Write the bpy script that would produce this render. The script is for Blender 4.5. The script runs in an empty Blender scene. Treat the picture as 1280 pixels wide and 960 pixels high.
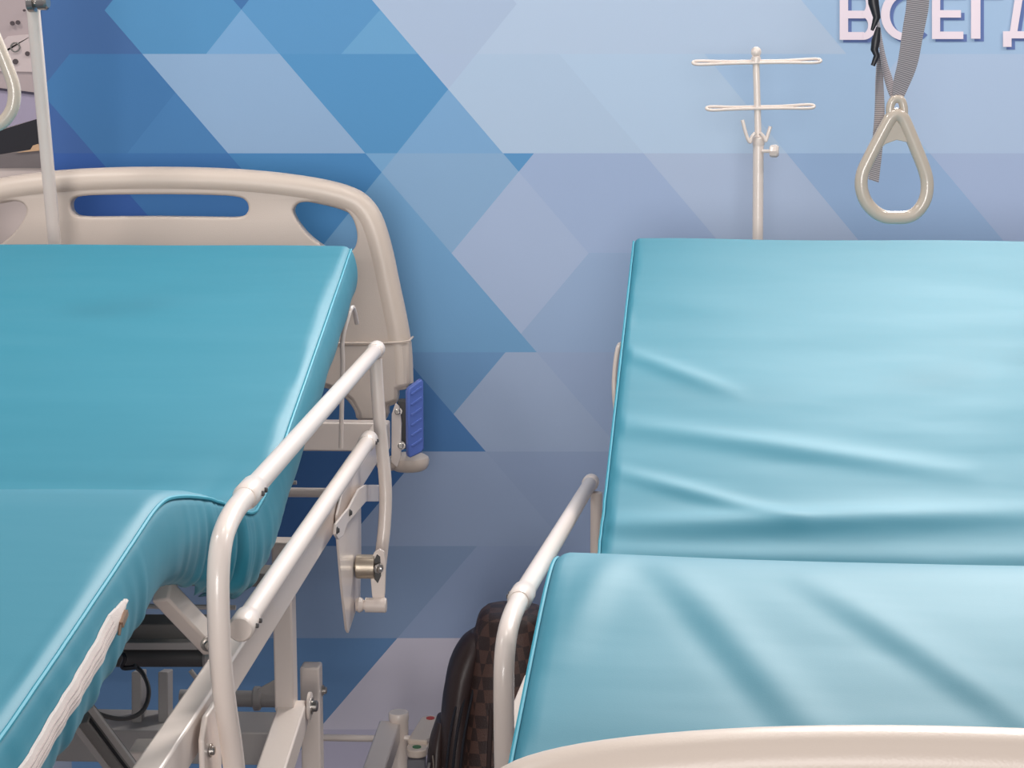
import bpy, bmesh, math, random
from mathutils import Vector, Matrix, noise
random.seed(4)
C = bpy.context.scene.collection
R = math.radians
def lin(v):
    v /= 255.0
    return v/12.92 if v <= .04045 else ((v+.055)/1.055)**2.4
def rgb(r, g, b): return (lin(r), lin(g), lin(b), 1)

# ------------------------------------------------------------------ camera
F_PX, PITCH, EYE = 2300.0, R(9.2), 1.6
cd = bpy.data.cameras.new('camera'); cam = bpy.data.objects.new('camera', cd); C.objects.link(cam)
cd.sensor_width = 36; cd.lens = F_PX/1280*36; cd.clip_start = .05
cam.location = (0, -4, EYE); cam.rotation_euler = (R(90)-PITCH, 0, 0)
bpy.context.scene.camera = cam
# ------------------------------------------------------------------ light
w = bpy.data.worlds.new('hall'); bpy.context.scene.world = w; w.use_nodes = True
w.node_tree.nodes['Background'].inputs[0].default_value = (.90, .92, 1, 1)
w.node_tree.nodes['Background'].inputs[1].default_value = .34
def area(name, loc, target, size, power, col):
    d = bpy.data.lights.new(name, 'AREA'); d.energy = power; d.color = col; d.shape = 'DISK'; d.size = size
    o = bpy.data.objects.new(name, d); C.objects.link(o); o.location = loc
    o.rotation_euler = (Vector(target)-Vector(loc)).to_track_quat('-Z', 'Y').to_euler()
    return o
area('ceiling_spot_right', (2.2, -1.2, 3.7), (.5, -.2, 1.3), .5, 25, (1, .95, .91))
area('ceiling_spot_middle', (.1, -1.3, 3.7), (.3, -.2, 1.1), .5, 15, (1, .95, .91))
area('ceiling_spot_left', (-1.9, -1.8, 3.8), (-.7, -.4, 1.1), .5, 26, (1, .95, .91))
area('ceiling_panel', (.2, -4.6, 4.4), (0, -1, 1), 2.2, 4, (.97, .98, 1))
area('front_fill_light', (-.6, -10.5, 1.9), (0, -.3, .9), 3.0, 440, (1, .96, .93))  # added fill from behind the camera, lifts the metalwork and lower backdrop
area('hall_light_beyond_partition', (1.5, 1.6, 4.1), (.8, -.9, 1.1), 1.5, 310, (1, .97, .94))
vs = bpy.context.scene.view_settings
vs.view_transform = 'Standard'; vs.look = 'None'; vs.gamma = 1; vs.exposure = 0; vs.use_curve_mapping = False

# ------------------------------------------------------------------ helpers
def at(x, y, Z):
    """point seen at (x, y) of the 1280x960 frame, Z metres in front of the camera"""
    ry = math.cos(PITCH)+(480-y)/F_PX*math.sin(PITCH); rz = -math.sin(PITCH)+(480-y)/F_PX*math.cos(PITCH)
    t = Z/ry
    return Vector(((x-640)/F_PX*t, Z-4, EYE+rz*t))
def mat(name, col, rough=.5, metal=0, bump=0, bscale=200, coat=0, sheen=0, vary=0, spec=.5):
    m = bpy.data.materials.new(name); m.use_nodes = True; nt = m.node_tree; b = nt.nodes['Principled BSDF']
    b.inputs['Base Color'].default_value = col; b.inputs['Roughness'].default_value = rough
    b.inputs['Metallic'].default_value = metal; b.inputs['Coat Weight'].default_value = coat
    b.inputs['Sheen Weight'].default_value = sheen; b.inputs['Specular IOR Level'].default_value = spec
    tc = nt.nodes.new('ShaderNodeTexCoord')
    nz = nt.nodes.new('ShaderNodeTexNoise'); nz.inputs['Scale'].default_value = bscale; nz.inputs['Detail'].default_value = 3
    nt.links.new(tc.outputs['Object'], nz.inputs['Vector'])
    if bump:
        bp = nt.nodes.new('ShaderNodeBump'); bp.inputs['Strength'].default_value = bump; bp.inputs['Distance'].default_value = .002
        nt.links.new(nz.outputs['Fac'], bp.inputs['Height']); nt.links.new(bp.outputs['Normal'], b.inputs['Normal'])
    if vary:
        mx = nt.nodes.new('ShaderNodeMix'); mx.data_type = 'RGBA'
        mx.inputs[6].default_value = tuple(c*(1-vary) for c in col[:3])+(1,); mx.inputs[7].default_value = tuple(min(1, c*(1+vary)) for c in col[:3])+(1,)
        nt.links.new(nz.outputs['Fac'], mx.inputs[0]); nt.links.new(mx.outputs[2], b.inputs['Base Color'])
    return m
M = dict(
    paint=mat('cream_paint', rgb(228, 214, 204), .32, coat=.25, bump=.08, bscale=120),
    paint_grey=mat('greyish_paint', rgb(176, 170, 166), .45, bump=.08, bscale=120),
    plastic=mat('beige_plastic', rgb(214, 198, 184), .38, bump=.10, bscale=400),
    plastic2=mat('beige_plastic_panel', rgb(204, 189, 177), .5, bump=.15, bscale=500),
    steel=mat('steel', rgb(175, 170, 165), .28, metal=1),
    nickel=mat('brushed_nickel', rgb(188, 176, 160), .35, metal=.9),
    dark=mat('dark_metal', rgb(70, 68, 68), .5),
    channel=mat('grey_metal', rgb(120, 116, 112), .5),
    black=mat('black_plastic', rgb(28, 29, 36), .4),
    blue=mat('blue_plastic', rgb(92, 118, 196), .35),
    red=mat('red_plastic', rgb(190, 60, 45), .4),
    green=mat('green_plastic', rgb(40, 110, 65), .4),
    grey=mat('grey_plastic', rgb(120, 118, 124), .5),
    ivory=mat('ivory_plastic', rgb(196, 182, 166), .3, coat=.4),
    zip=mat('zip_tape', rgb(228, 215, 208), .7, bump=.3, bscale=900),
    brass=mat('brass_slider', rgb(168, 140, 120), .35, metal=.8),
    bagdark=mat('bag_leather', rgb(56, 42, 40), .45, bump=.2, bscale=90),
    letter=mat('letter_white', rgb(240, 224, 232), .6),
    lshade=mat('letter_blue', rgb(94, 116, 172), .6),
    greyline=mat('zip_stitch', rgb(176, 162, 158), .7),
    rubber=mat('rubber', rgb(60, 60, 62), .7),
)
def fabric(name, col, rough=.42, coat=.12, crough=.35):
    m = mat(name, col, rough, bump=.05, bscale=700, coat=coat, sheen=.04, vary=0)
    nt = m.node_tree; b = nt.nodes['Principled BSDF']; b.inputs['Coat Roughness'].default_value = crough
    # soft crumple of the cover as a wide bump under the weave
    tc = nt.nodes.new('ShaderNodeTexCoord'); mp = nt.nodes.new('ShaderNodeMapping'); mp.inputs['Scale'].default_value = (2.2, 7, 7)
    nz = nt.nodes.new('ShaderNodeTexNoise'); nz.inputs['Scale'].default_value = 1.6; nz.inputs['Detail'].default_value = 2
    bp = nt.nodes.new('ShaderNodeBump'); bp.inputs['Strength'].default_value = .12; bp.inputs['Distance'].default_value = .02
    nt.links.new(tc.outputs['Object'], mp.inputs[0]); nt.links.new(mp.outputs[0], nz.inputs['Vector'])
    nt.links.new(nz.outputs['Fac'], bp.inputs['Height'])
    old = b.inputs['Normal'].links[0].from_node
    nt.links.new(bp.outputs['Normal'], old.inputs['Normal'])
    return m
M['cover'] = fabric('turquoise_cover', rgb(20, 124, 146), .62, .33, .60)
M['piping'] = mat('turquoise_piping', rgb(50, 152, 174), .6)

def webbing():
    m = mat('ribbed_webbing', rgb(150, 143, 146), .6); nt = m.node_tree; b = nt.nodes['Principled BSDF']
    uv = nt.nodes.new('ShaderNodeUVMap'); sp = nt.nodes.new('ShaderNodeSeparateXYZ')
    wv = nt.nodes.new('ShaderNodeMath'); wv.operation = 'SINE'
    ml = nt.nodes.new('ShaderNodeMath'); ml.operation = 'MULTIPLY'; ml.inputs[1].default_value = 2*math.pi/.0031
    nt.links.new(uv.outputs[0], sp.inputs[0]); nt.links.new(sp.outputs['Y'], ml.inputs[0]); nt.links.new(ml.outputs[0], wv.inputs[0])
    mr = nt.nodes.new('ShaderNodeMapRange'); mr.inputs[1].default_value = -1
    nt.links.new(wv.outputs[0], mr.inputs[0])
    mx = nt.nodes.new('ShaderNodeMix'); mx.data_type = 'RGBA'; mx.inputs[6].default_value = rgb(108, 104, 110); mx.inputs[7].default_value = rgb(186, 178, 178)
    nt.links.new(mr.outputs[0], mx.inputs[0]); nt.links.new(mx.outputs[2], b.inputs['Base Color'])
    return m
M['web'] = webbing()
def checker():
    m = mat('brown_check_canvas', rgb(90, 62, 52), .5, bump=.4, bscale=300); nt = m.node_tree; b = nt.nodes['Principled BSDF']
    tc = nt.nodes.new('ShaderNodeTexCoord'); mp = nt.nodes.new('ShaderNodeMapping'); mp.inputs['Rotation'].default_value = (0, R(8), R(5))
    ck = nt.nodes.new('ShaderNodeTexChecker'); ck.inputs['Scale'].default_value = 42
    ck.inputs['Color1'].default_value = rgb(86, 62, 54); ck.inputs['Color2'].default_value = rgb(56, 41, 38)
    nt.links.new(tc.outputs['Object'], mp.inputs[0]); nt.links.new(mp.outputs[0], ck.inputs['Vector']); nt.links.new(ck.outputs['Color'], b.inputs['Base Color'])
    return m
M['check'] = checker()
def floor_mat():
    m = mat('grey_laminate', rgb(130, 126, 134), .35, bump=.05, bscale=60, vary=.08); return m

def thing(name, label, cat, loc, rz=0, group=None):
    o = bpy.data.objects.new(name, None); C.objects.link(o); o.empty_display_size = .1
    o.matrix_world = Matrix.Translation(Vector(loc)) @ Matrix.Rotation(rz, 4, 'Z')
    o.location = loc; o.rotation_euler = (0, 0, rz)
    o['label'] = label; o['category'] = cat
    if group: o['group'] = group
    WM[o.name] = Matrix.Translation(Vector(loc)) @ Matrix.Rotation(rz, 4, 'Z')
    return o
WM = {}
def tag(o, label, cat, group=None):
    o['label'] = label; o['category'] = cat
    if group: o['group'] = group
    return o
class MB:
    """collects shapes in world coordinates; build() links them as one mesh"""
    def __init__(s): s.v = []; s.f = []; s.uv = {}
    def add(s, vs_, fs):
        n = len(s.v); s.v += [Vector(p) for p in vs_]; s.f += [tuple(i+n for i in f) for f in fs]; return n
    def box(s, c, ax, ay, az):
        """centre and three half-axis vectors"""
        c, ax, ay, az = map(Vector, (c, ax, ay, az))
        vs_ = [c+ax*i+ay*j+az*k for k in (-1, 1) for j in (-1, 1) for i in (-1, 1)]
        s.add(vs_, [(0, 2, 3, 1), (4, 5, 7, 6), (0, 1, 5, 4), (2, 6, 7, 3), (0, 4, 6, 2), (1, 3, 7, 5)]); return s
    def bar(s, p, q, wd, ht, up=(0, 0, 1)):
        p, q, up = Vector(p), Vector(q), Vector(up); d = (q-p); L = d.length; d.normalize()
        side = d.cross(up).normalized(); up = side.cross(d).normalized()
        return s.box((p+q)/2, d*L/2, side*wd/2, up*ht/2)
    def tube(s, pts, r, n=14, closed=False, ell=None, up=None):
        """round (or elliptic) tube along a path; r a number or one per point"""
        P = [Vector(p) for p in pts]; m = len(P); rr = r if isinstance(r, (list, tuple)) else [r]*m
        T = []
        for i in range(m):
            a = P[(i-1) % m] if (closed or i) else P[i]; b = P[(i+1) % m] if (closed or i < m-1) else P[i]
            T.append((b-a).normalized())
        u = Vector(up) if up else (Vector((0, 0, 1)) if abs(T[0].z) < .9 else Vector((1, 0, 0)))
        vs_ = []
        for i in range(m):
            if up: u = Vector(up)
            u = (u-T[i]*u.dot(T[i])).normalized(); w_ = T[i].cross(u)
            e = ell if ell else (1, 1)
            for k in range(n):
                a = 2*math.pi*k/n; vs_.append(P[i]+(u*math.cos(a)*e[0]+w_*math.sin(a)*e[1])*rr[i])
        fs = []
        for i in range(m if closed else m-1):
            j = (i+1) % m
            for k in range(n): fs.append((i*n+k, i*n+(k+1) % n, j*n+(k+1) % n, j*n+k))
        if not closed: fs += [tuple(range(n))[::-1], tuple((m-1)*n+k for k in range(n))]
        s.add(vs_, fs); return s
    def lathe(s, base, axis, prof, n=20):
        """prof: (distance along axis, radius)"""
        base, axis = Vector(base), Vector(axis).normalized()
        return s.tube([base+axis*a for a, _ in prof], [max(b, 1e-4) for _, b in prof], n) if 0 else s._lathe(base, axis, prof, n)
    def _lathe(s, base, axis, prof, n):
        u = axis.orthogonal().normalized(); w_ = axis.cross(u); vs_ = []
        for a, b in prof:
            for k in range(n):
                t = 2*math.pi*k/n; vs_.append(base+axis*a+(u*math.cos(t)+w_*math.sin(t))*max(b, 1e-4))
        fs = [(i*n+k, i*n+(k+1) % n, (i+1)*n+(k+1) % n, (i+1)*n+k) for i in range(len(prof)-1) for k in range(n)]
        fs += [tuple(range(n))[::-1], tuple((len(prof)-1)*n+k for k in range(n))]
        s.add(vs_, fs); return s
    def ball(s, c, r, n=16):
        if not isinstance(r, (tuple, list)): r = (r, r, r)
        c = Vector(c); m = n//2; prof = []
        vs_ = [c+Vector((r[0]*math.sin(math.pi*i/m)*math.cos(2*math.pi*k/n), r[1]*math.sin(math.pi*i/m)*math.sin(2*math.pi*k/n), r[2]*math.cos(math.pi*i/m))) for i in range(m+1) for k in range(n)]
        s.add(vs_, [(i*n+k, (i+1)*n+k, (i+1)*n+(k+1) % n, i*n+(k+1) % n) for i in range(m) for k in range(n)]); return s
    def prism(s, pts, depth):
        """planar outline extruded along a vector"""
        P = [Vector(p) for p in pts]; d = Vector(depth); n = len(P)
        s.add(P+[p+d for p in P], [tuple(range(n)), tuple(range(2*n-1, n-1, -1))]+[(i, i+n, (i+1) % n+n, (i+1) % n) for i in range(n)]); return s
    def build(s, name, m, parent=None, bevel=0, smooth=True, uvs=None):
        me = bpy.data.meshes.new(name); inv = WM[parent_root(parent).name].inverted() if parent else Matrix()
        me.from_pydata([inv @ v for v in s.v], [], s.f); me.update()
        bm = bmesh.new(); bm.from_mesh(me); bmesh.ops.remove_doubles(bm, verts=bm.verts, dist=1e-6)
        bmesh.ops.recalc_face_normals(bm, faces=bm.faces)
        for f in bm.faces: f.smooth = smooth
        for e in bm.edges:
            if len(e.link_faces) == 2 and e.calc_face_angle(0) > R(38): e.smooth = False
        bm.to_mesh(me); bm.free()
        me.materials.append(M[m] if isinstance(m, str) else m)
        o = bpy.data.objects.new(name, me); C.objects.link(o)
        if parent: o.parent = parent
        if bevel:
            b = o.modifiers.new('bevel', 'BEVEL'); b.width = bevel; b.segments = 2; b.limit_method = 'ANGLE'; b.angle_limit = R(38); b.harden_normals = False
        return o
def parent_root(o):
    while o.parent: o = o.parent
    return o
def smooth_path(pts, it=3, closed=False):
    P = [Vector(p) for p in pts]
    for _ in range(it):
        Q = [] if closed else [P[0]]
        rng = range(len(P)) if closed else range(len(P)-1)
        for i in rng:
            a, b = P[i], P[(i+1) % len(P)]; Q += [a*.75+b*.25, a*.25+b*.75]
        if not closed: Q.append(P[-1])
        P = Q
    return P
class Frame:
    """bed frame: u across, v from the head towards the foot, z up"""
    def __init__(s, hx, hy, yaw):
        a = R(yaw); s.h = Vector((hx, hy, 0)); s.d = Vector((-math.sin(a), -math.cos(a), 0)); s.r = Vector((math.cos(a), -math.sin(a), 0)); s.yaw = -a
    def __call__(s, u, v, z): return s.h+s.r*u+s.d*v+Vector((0, 0, z))
LB, RB = Frame(-.708, -.28, 3), Frame(.706, -.257, 7)

# ------------------------------------------------------------------ room
def struct(o): o['kind'] = 'structure'; return o
b = MB(); b.box((0, -2.5, -.05), (4.2, 0, 0), (0, 2.9, 0), (0, 0, .05)); struct(b.build('floor', floor_mat()))
M['panel'] = mat('wall_panel', rgb(150, 160, 180), .7, bump=.05)
b = MB(); b.box((0, .06, 1.075), (4.2, 0, 0), (0, .05, 0), (0, 0, 1.075)); struct(b.build('wall_back', 'panel'))

# printed backdrop: flat facets of blue, cut along the lines of the print
def L_(x0, y0, k): return lambda y: x0+k*(y-y0)
D0, D1, D2, D3 = L_(60, 125, .868), L_(120, 0, .864), L_(302, 12, .862), L_(465, 0, .855)
D6, D7, D8 = L_(803, 190, .85), L_(876, 62, .826), L_(1001, 0, .84)
U0, U1, U2, U3, U4, U5, U6 = L_(88, 67, -.8), L_(302, 12, -.794), L_(473, 15, -.88), L_(560, 112, -.803), L_(667, 192, -.825), L_(736, 316, -.84), L_(631, 642, -.865)
HS = [67.5, 191.5, 316, 440, 564, 682, 797, 911]
def facet(x, y):
    if y < 67.5:
        if x < D1(y): return (66, 106, 164)
        if x > D3(y): return (170, 190, 221) if x < U3(y) else ((178, 199, 228) if x < D8(y) or y > 53 and 0 else (164, 194, 230))
        if x > D2(y): return (62, 114, 174) if x < U1(y) else ((88, 149, 202) if x < U2(y) else (104, 162, 210))
        return (82, 145, 197) if x < U1(y) else (118, 166, 214)
    if y < 191.5:
        if x < D0(y): return (62, 100, 166)
        if x < D1(y): return (66, 106, 164) if x < U0(y) else ((64, 120, 178) if x < U1(y) else (69, 126, 184))
        if x < D2(y): return (116, 165, 212) if x < U1(y)+70-(y-67)*.25 and y < 110 and 0 else (142, 175, 214)
        if x < D3(y): return (82, 146, 200) if x < U3(y) else (122, 168, 214)
        if x < U3(y): return (170, 190, 222)
        if x < D6(y): return (173, 197, 227)
        if x < D7(y): return (176, 201, 231)
        return (165, 195, 231) if x < D7(y)+240 else (174, 197, 230)
    if y < 440 and D3(y) > x:      # rows two and three, left half
        if x < D0(y): return (52, 94, 170)
        if x < D1(y): return (60, 116, 180)
        if x < D2(y): return (70, 134, 192) if x < U3(y) else ((96, 150, 200) if y < 215 else (112, 162, 208))
        if y < 316 and x < U3(y) : return (116, 166, 212)
        if x < U4(y): return (134, 172, 212)
    if y < 440:
        if x < D2(y): return (128, 164, 208)
        if y < 216 and x < U4(y) and x > D3(y): return (88, 148, 202)
        if x < D3(y) and x < U5(y): return (164, 184, 219)
        if y < 316 and x < U5(y)+0 and x < D3(y): return (164, 184, 219)
        if x < D6(y):
            return (157, 179, 217) if y < 316 else (150, 176, 214)
        if x < D7(y): return (170, 189, 221)
        if x < D8(y): return (148, 178, 219)
        return (165, 185, 222)
    if y < 564:
        if x < D1(y): return (76, 126, 186)
        if x < U5(y): return (108, 152, 200)
        return (158, 178, 212) if x < D2(y) else (152, 173, 210)
    if y < 682:
        if x < U5(y): return (64, 108, 168)
        return (152, 172, 208) if x < D1(y) else (148, 168, 205)
    if y < 797: return (134, 158, 196) if x < U6(y) else (148, 168, 206)
    if x < U6(y): return (100, 140, 190)
    return (206, 204, 224) if y < 911 else (188, 186, 212)
def build_backdrop():
    x0, x1, y0, y1 = 0, 1420, -150, 1010
    cells = [[(51+.041*y0, y0), (x1, y0), (x1, y1), (51+.041*y1, y1)]]
    lines = [(lambda x, y, h=h: y-h) for h in HS+[53]]+[(lambda x, y, g=g: x-g(y)) for g in (D0, D1, D2, D3, D6, D7, D8, U0, U1, U2, U3, U4, U5, U6)]
    for g in lines:
        new = []
        for c in cells:
            A, B = [], []
            for i in range(len(c)):
                p, q = c[i], c[(i+1) % len(c)]; a, b_ = g(*p), g(*q)
                if a <= 1e-9: A.append(p)
                if a >= -1e-9: B.append(p)
                if a*b_ < -1e-12:
                    t = a/(a-b_); m = (p[0]+(q[0]-p[0])*t, p[1]+(q[1]-p[1])*t); A.append(m); B.append(m)
            for k in (A, B):
                if len(k) > 2:
                    ar = abs(sum(k[i][0]*k[(i+1) % len(k)][1]-k[(i+1) % len(k)][0]*k[i][1] for i in range(len(k))))/2
                    if ar > .05: new.append(k)
        cells = new
    vs_, fs, cols = [], [], []
    for c in cells:
        n = len(vs_); vs_ += [at(x, y, 4.0) for x, y in c]; fs.append(tuple(range(n, n+len(c))))
        cx = sum(p[0] for p in c)/len(c); cy = sum(p[1] for p in c)/len(c); q = facet(cx, max(cy, 5)); k = rgb(q[0]*1.0, q[1]*.985, q[2]*.955); cols += [k]*len(c)
    me = bpy.data.meshes.new('printed_backdrop'); me.from_pydata([tuple(v) for v in vs_], [], fs); me.update()
    ca = me.color_attributes.new('print', 'FLOAT_COLOR', 'CORNER')
    for i, k in enumerate(cols): ca.data[i].color = k
    # sheet thickness
    m = mat('backdrop_print', (1, 1, 1, 1), .62, bump=.10, bscale=900, spec=.3); nt = m.node_tree
    vc = nt.nodes.new('ShaderNodeVertexColor'); vc.layer_name = 'print'
    nt.links.new(vc.outputs[0], nt.nodes['Principled BSDF'].inputs['Base Color'])
    me.materials.append(m)
    o = bpy.data.objects.new('printed_backdrop', me); C.objects.link(o)
    sd = o.modifiers.new('sheet', 'SOLIDIFY'); sd.thickness = .008; sd.offset = 0
    return tag(o, 'blue exhibition backdrop printed with pale and dark triangles and white lettering', 'backdrop')
bd = build_backdrop(); WM[bd.name] = Matrix()
# the lettering printed across the top of the backdrop
LZ = 3.993
def stroke_quad(mb, pts, Z, dx=0, dy=0): mb.prism([at(x+dx, y+dy, Z) for x, y in pts], (0, -.0015, 0))
def rect(x0, y0, x1, y1): return [(x0, y0), (x1, y0), (x1, y1), (x0, y1)]
def arcband(cx, cy, rx, ry, wx, wy, a0, a1, n=18):
    out = [(cx+rx*math.cos(R(a0+(a1-a0)*i/n)), cy+ry*math.sin(R(a0+(a1-a0)*i/n))) for i in range(n+1)]
    inn = [(cx+(rx-wx)*math.cos(R(a0+(a1-a0)*i/n)), cy+(ry-wy)*math.sin(R(a0+(a1-a0)*i/n))) for i in range(n+1)]
    return [[out[i], out[i+1], inn[i+1], inn[i]] for i in range(n)]
def letter_shapes():
    V = [rect(1049.5, -13, 1060, 49.8), rect(1060, -13, 1078, -3.5), rect(1060, 13.3, 1080, 23), rect(1060, 40, 1080, 49.8)]
    V += arcband(1078, 5, 14.5, 18, 10, 8.5, -90, 90)+arcband(1079, 31.6, 16.5, 18.2, 10.5, 8.6, -90, 90)
    S = arcband(1132, 18.5, 31, 32.5, 11, 9.5, 42, 318, 30)
    Ee = [rect(1164.8, -13, 1175, 48.8), rect(1175, -13, 1203, -3.5), rect(1175, 12.7, 1201, 22), rect(1175, 39.5, 1204, 48.8)]
    G = [rect(1213.6, -13, 1225.3, 48.4), rect(1225.3, -13, 1250, -3.5)]
    Dd = [rect(1253.6, 39, 1324, 48), rect(1253.6, 48, 1264.2, 58.6), rect(1313, 48, 1324, 58.6), [(1262.2, 39), (1270, -13), (1280, -13), (1271.5, 39)], rect(1270, -13, 1312, -4), rect(1302, -4, 1312, 39)]
    return [V, S, Ee, G, Dd]
for sh in letter_shapes():
    a = MB()
    for k_, q in enumerate(sh): stroke_quad(a, q, LZ-.00005*k_)
    o = a.build('letter', 'letter', bd, smooth=False)
    a = MB()
    for k_, q in enumerate(sh): stroke_quad(a, q, LZ+.0036-.00005*k_, 4.4, 3.4)
    a.build('letter_shadow_print', 'lshade', o, smooth=False)['label'] = 'blue printed drop edge of the letter'

# poster on the neighbouring panel at the far left
po = thing('printed_poster', 'greyish photo poster left of the blue backdrop, partly cut off', 'poster', tuple(at(-60, 900, 3.995)))
def sheet(name, col, pts, Z, parent=po):
    m = mat('print_'+name, rgb(*col), .6, vary=.04, bscale=25, spec=.3); mb = MB(); mb.prism([at(x, y, Z) for x, y in pts], (0, .003, 0)); return mb.build(name, m, parent, smooth=False)
ZP = 3.996
sheet('poster_sheet', (205, 190, 184), [(-250, -160), (43, -160), (58.5, 215), (86, 900), (-250, 900)], ZP)
sheet('pictured_machine', (172, 156, 156), [(-250, -160), (43, -160), (51.5, 46), (54.5, 118), (0, 110), (-250, 80)], ZP-.004)
sheet('pictured_panel', (196, 180, 178), [(-40, 95), (10, 45), (44, 42), (46, 90), (-40, 88)], ZP-.008)
sheet('pictured_sheet', (158, 148, 168), [(-250, 84), (0, 112), (54.5, 120), (55.5, 146), (0, 162), (-250, 170)], ZP-.004)
sheet('pictured_seam', (60, 54, 70), [(-250, 80), (0, 110), (54, 117), (54, 120), (0, 113), (-250, 84)], ZP-.008)
sheet('pictured_dark_base', (32, 31, 38), [(-250, 172), (0, 163), (55.5, 146), (57, 184), (0, 193), (-250, 196)], ZP-.004)
sheet('pictured_wheel', (196, 160, 126), [(38, 187), (41, 182), (47, 180), (52, 182), (53, 188), (20, 191)], ZP-.008)
sheet('pictured_floor', (112, 104, 104), [(-250, 196), (0, 193), (57, 186), (58, 210), (-250, 212)], ZP-.004)
for x, y, r in ((15, 29, 2.8), (22, 28, 2.8), (30, 13, 1.6), (19, 77, 3.5), (34, 67, 3)):
    sheet('pictured_knob', (78, 68, 70), [(x+r*math.cos(a*.63), y+r*math.sin(a*.63)) for a in range(10)], ZP-.012)
mb = MB(); mb.tube([at(19+5.5*math.cos(a*.35), 59+5.5*math.sin(a*.35), ZP-.012) for a in range(18)], .0018, 6, True, up=(0, 1, 0)); mb.build('pictured_dial', 'channel', po)

# ------------------------------------------------------------------ mattresses
def mattress(name, fr, prof, W_, t, label, disp, side):
    P = [Vector((v, z, 0)) for v, z in prof]
    P = smooth_path(P, 4)
    d = [0]
    for a, b_ in zip(P, P[1:]): d.append(d[-1]+(b_-a).length)
    N = 300; Q = []; j = 0
    for i in range(N+1):
        s = d[-1]*i/N
        while j < len(d)-2 and d[j+1] < s: j += 1
        k = (s-d[j])/max(1e-9, d[j+1]-d[j]); Q.append(P[j].lerp(P[j+1], k))
    Nn = []
    for i in range(N+1):
        a, b_ = Q[max(0, i-2)], Q[min(N, i+2)]; tt = (b_-a).normalized(); Nn.append(Vector((-tt.y, tt.x, 0)))
    Ns = []
    for i in range(N+1):
        k = [Nn[min(N, max(0, j))] for j in range(i-14, i+15)]; Ns.append(sum(k, Vector()).normalized())
    h = W_/2; r = .016
    sec = []   # (u, w, zone)  zone 0 top,1 right side,2 bottom,3 left side
    nt_, nc, nsd = 90, 6, 10
    for i in range(nt_+1): sec.append((-h+r+(W_-2*r)*i/nt_, 0, 0))
    for i in range(1, nc): a = R(90-90*i/nc); sec.append((h-r+r*math.cos(a), -r+r*math.sin(a), 1))
    for i in range(nsd+1): sec.append((h, -r-(t-2*r)*i/nsd, 1))
    for i in range(1, nc): a = R(-90*i/nc); sec.append((h-r+r*math.cos(a), -t+r+r*math.sin(a), 1))
    for i in range(25): sec.append((h-r-(W_-2*r)*i/24, -t, 2))
    for i in range(1, nc): a = R(-90-90*i/nc); sec.append((-h+r+r*math.cos(a), -t+r+r*math.sin(a), 3))
    for i in range(nsd+1): sec.append((-h, -t+r+(t-2*r)*i/nsd, 3))
    for i in range(1, nc): a = R(180-90*i/nc); sec.append((-h+r+r*math.cos(a), -r+r*math.sin(a), 3))
    K = len(sec); vs_ = []
    L = d[-1]
    def pt(i, u, w_, off=0, ds=0):
        q, n = Q[i], Ns[i]*(-w_/t)+Nn[i]*(1+w_/t); n.normalize()
        tt = Vector((n.y, -n.x, 0)); p = q+n*(w_+off)+tt*ds
        return fr(u, p.x, p.y)
    e = .016
    rows = []
    for q_, (i, k) in enumerate([(0, (-e, .35)), (0, (-e*.75, .7)), (0, (-e*.3, .93))]): rows.append((i, k))
    rows += [(i, None) for i in range(N+1)]
    rows += [(N, (e*.3, .93)), (N, (e*.75, .7)), (N, (e, .35))]
    for i, cap in rows:
        s = L*i/N
        for (u, w_, zn) in sec:
            off, du = 0, 0
            if zn == 0: off = disp(s, u)
            elif zn in (1, 3): du, off = side(s, w_, 1 if zn == 1 else -1)
            uu, ww, ds = u, w_, 0
            if cap:
                ds, kk = cap; shrink = e*(1-math.sqrt(max(0, 1-(abs(ds)/e)**2))) if abs(ds) < e else e
                uu = u*(1-shrink/h); ww = -t/2+(w_+t/2)*(1-2*shrink/t)
            vs_.append(pt(i, uu+du, ww, off, ds))
    m = MB(); Rn = len(rows)
    fs = [(i*K+k, i*K+(k+1) % K, (i+1)*K+(k+1) % K, (i+1)*K+k) for i in range(Rn-1) for k in range(K)]
    fs += [tuple(range(K))[::-1], tuple((Rn-1)*K+k for k in range(K))]
    m.add(vs_, fs)
    root = thing(name, label, 'mattress', tuple(fr(0, prof[0][0]+1.0, min(z for _, z in prof)-t)), fr.yaw)
    ob = m.build('mattress_cover', 'cover', root)
    for e_ in ob.data.edges: e_.use_edge_sharp = False
    for sg in (1, -1):
        mm = MB(); path = []
        for i in range(0, N+1, 2):
            s = L*i/N; du, off = side(s, -.006, sg); path.append(pt(i, sg*(h-.001)+du, -.006, off))
        mm.tube(path, .0022, 6); mm.build('piping', 'piping', root)
    return root, pt, N, L
def g(x, s): return math.exp(-(x/s)**2)
def fold(s, u, a, b, wd, amp):
    """ridge of height amp along the segment a-b given in (s,u)"""
    ax, ay = a; bx, by = b; dx, dy = bx-ax, by-ay; L2 = dx*dx+dy*dy; t = max(0, min(1, ((s-ax)*dx+(u-ay)*dy)/L2))
    px, py = ax+dx*t, ay+dy*t; q = math.hypot(s-px, u-py); tp = math.sin(math.pi*min(1, max(0, .12+.76*t)))
    return amp*g(q, wd)*tp
def nz(x, y, k=0): return noise.noise(Vector((x, y, k)))
def dispL(s, u):
    v = .0035*nz(s*5, u*3, 1)+.0012*nz(s*16, u*5, 2)
    v += .006*g(s-1.0, .10)*nz(s*22, u*2.5, 3)+.004*g(s-1.0, .16)*nz(u*24+s*8, s*5, 4)*g(u-.42, .25)
    return v
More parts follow.
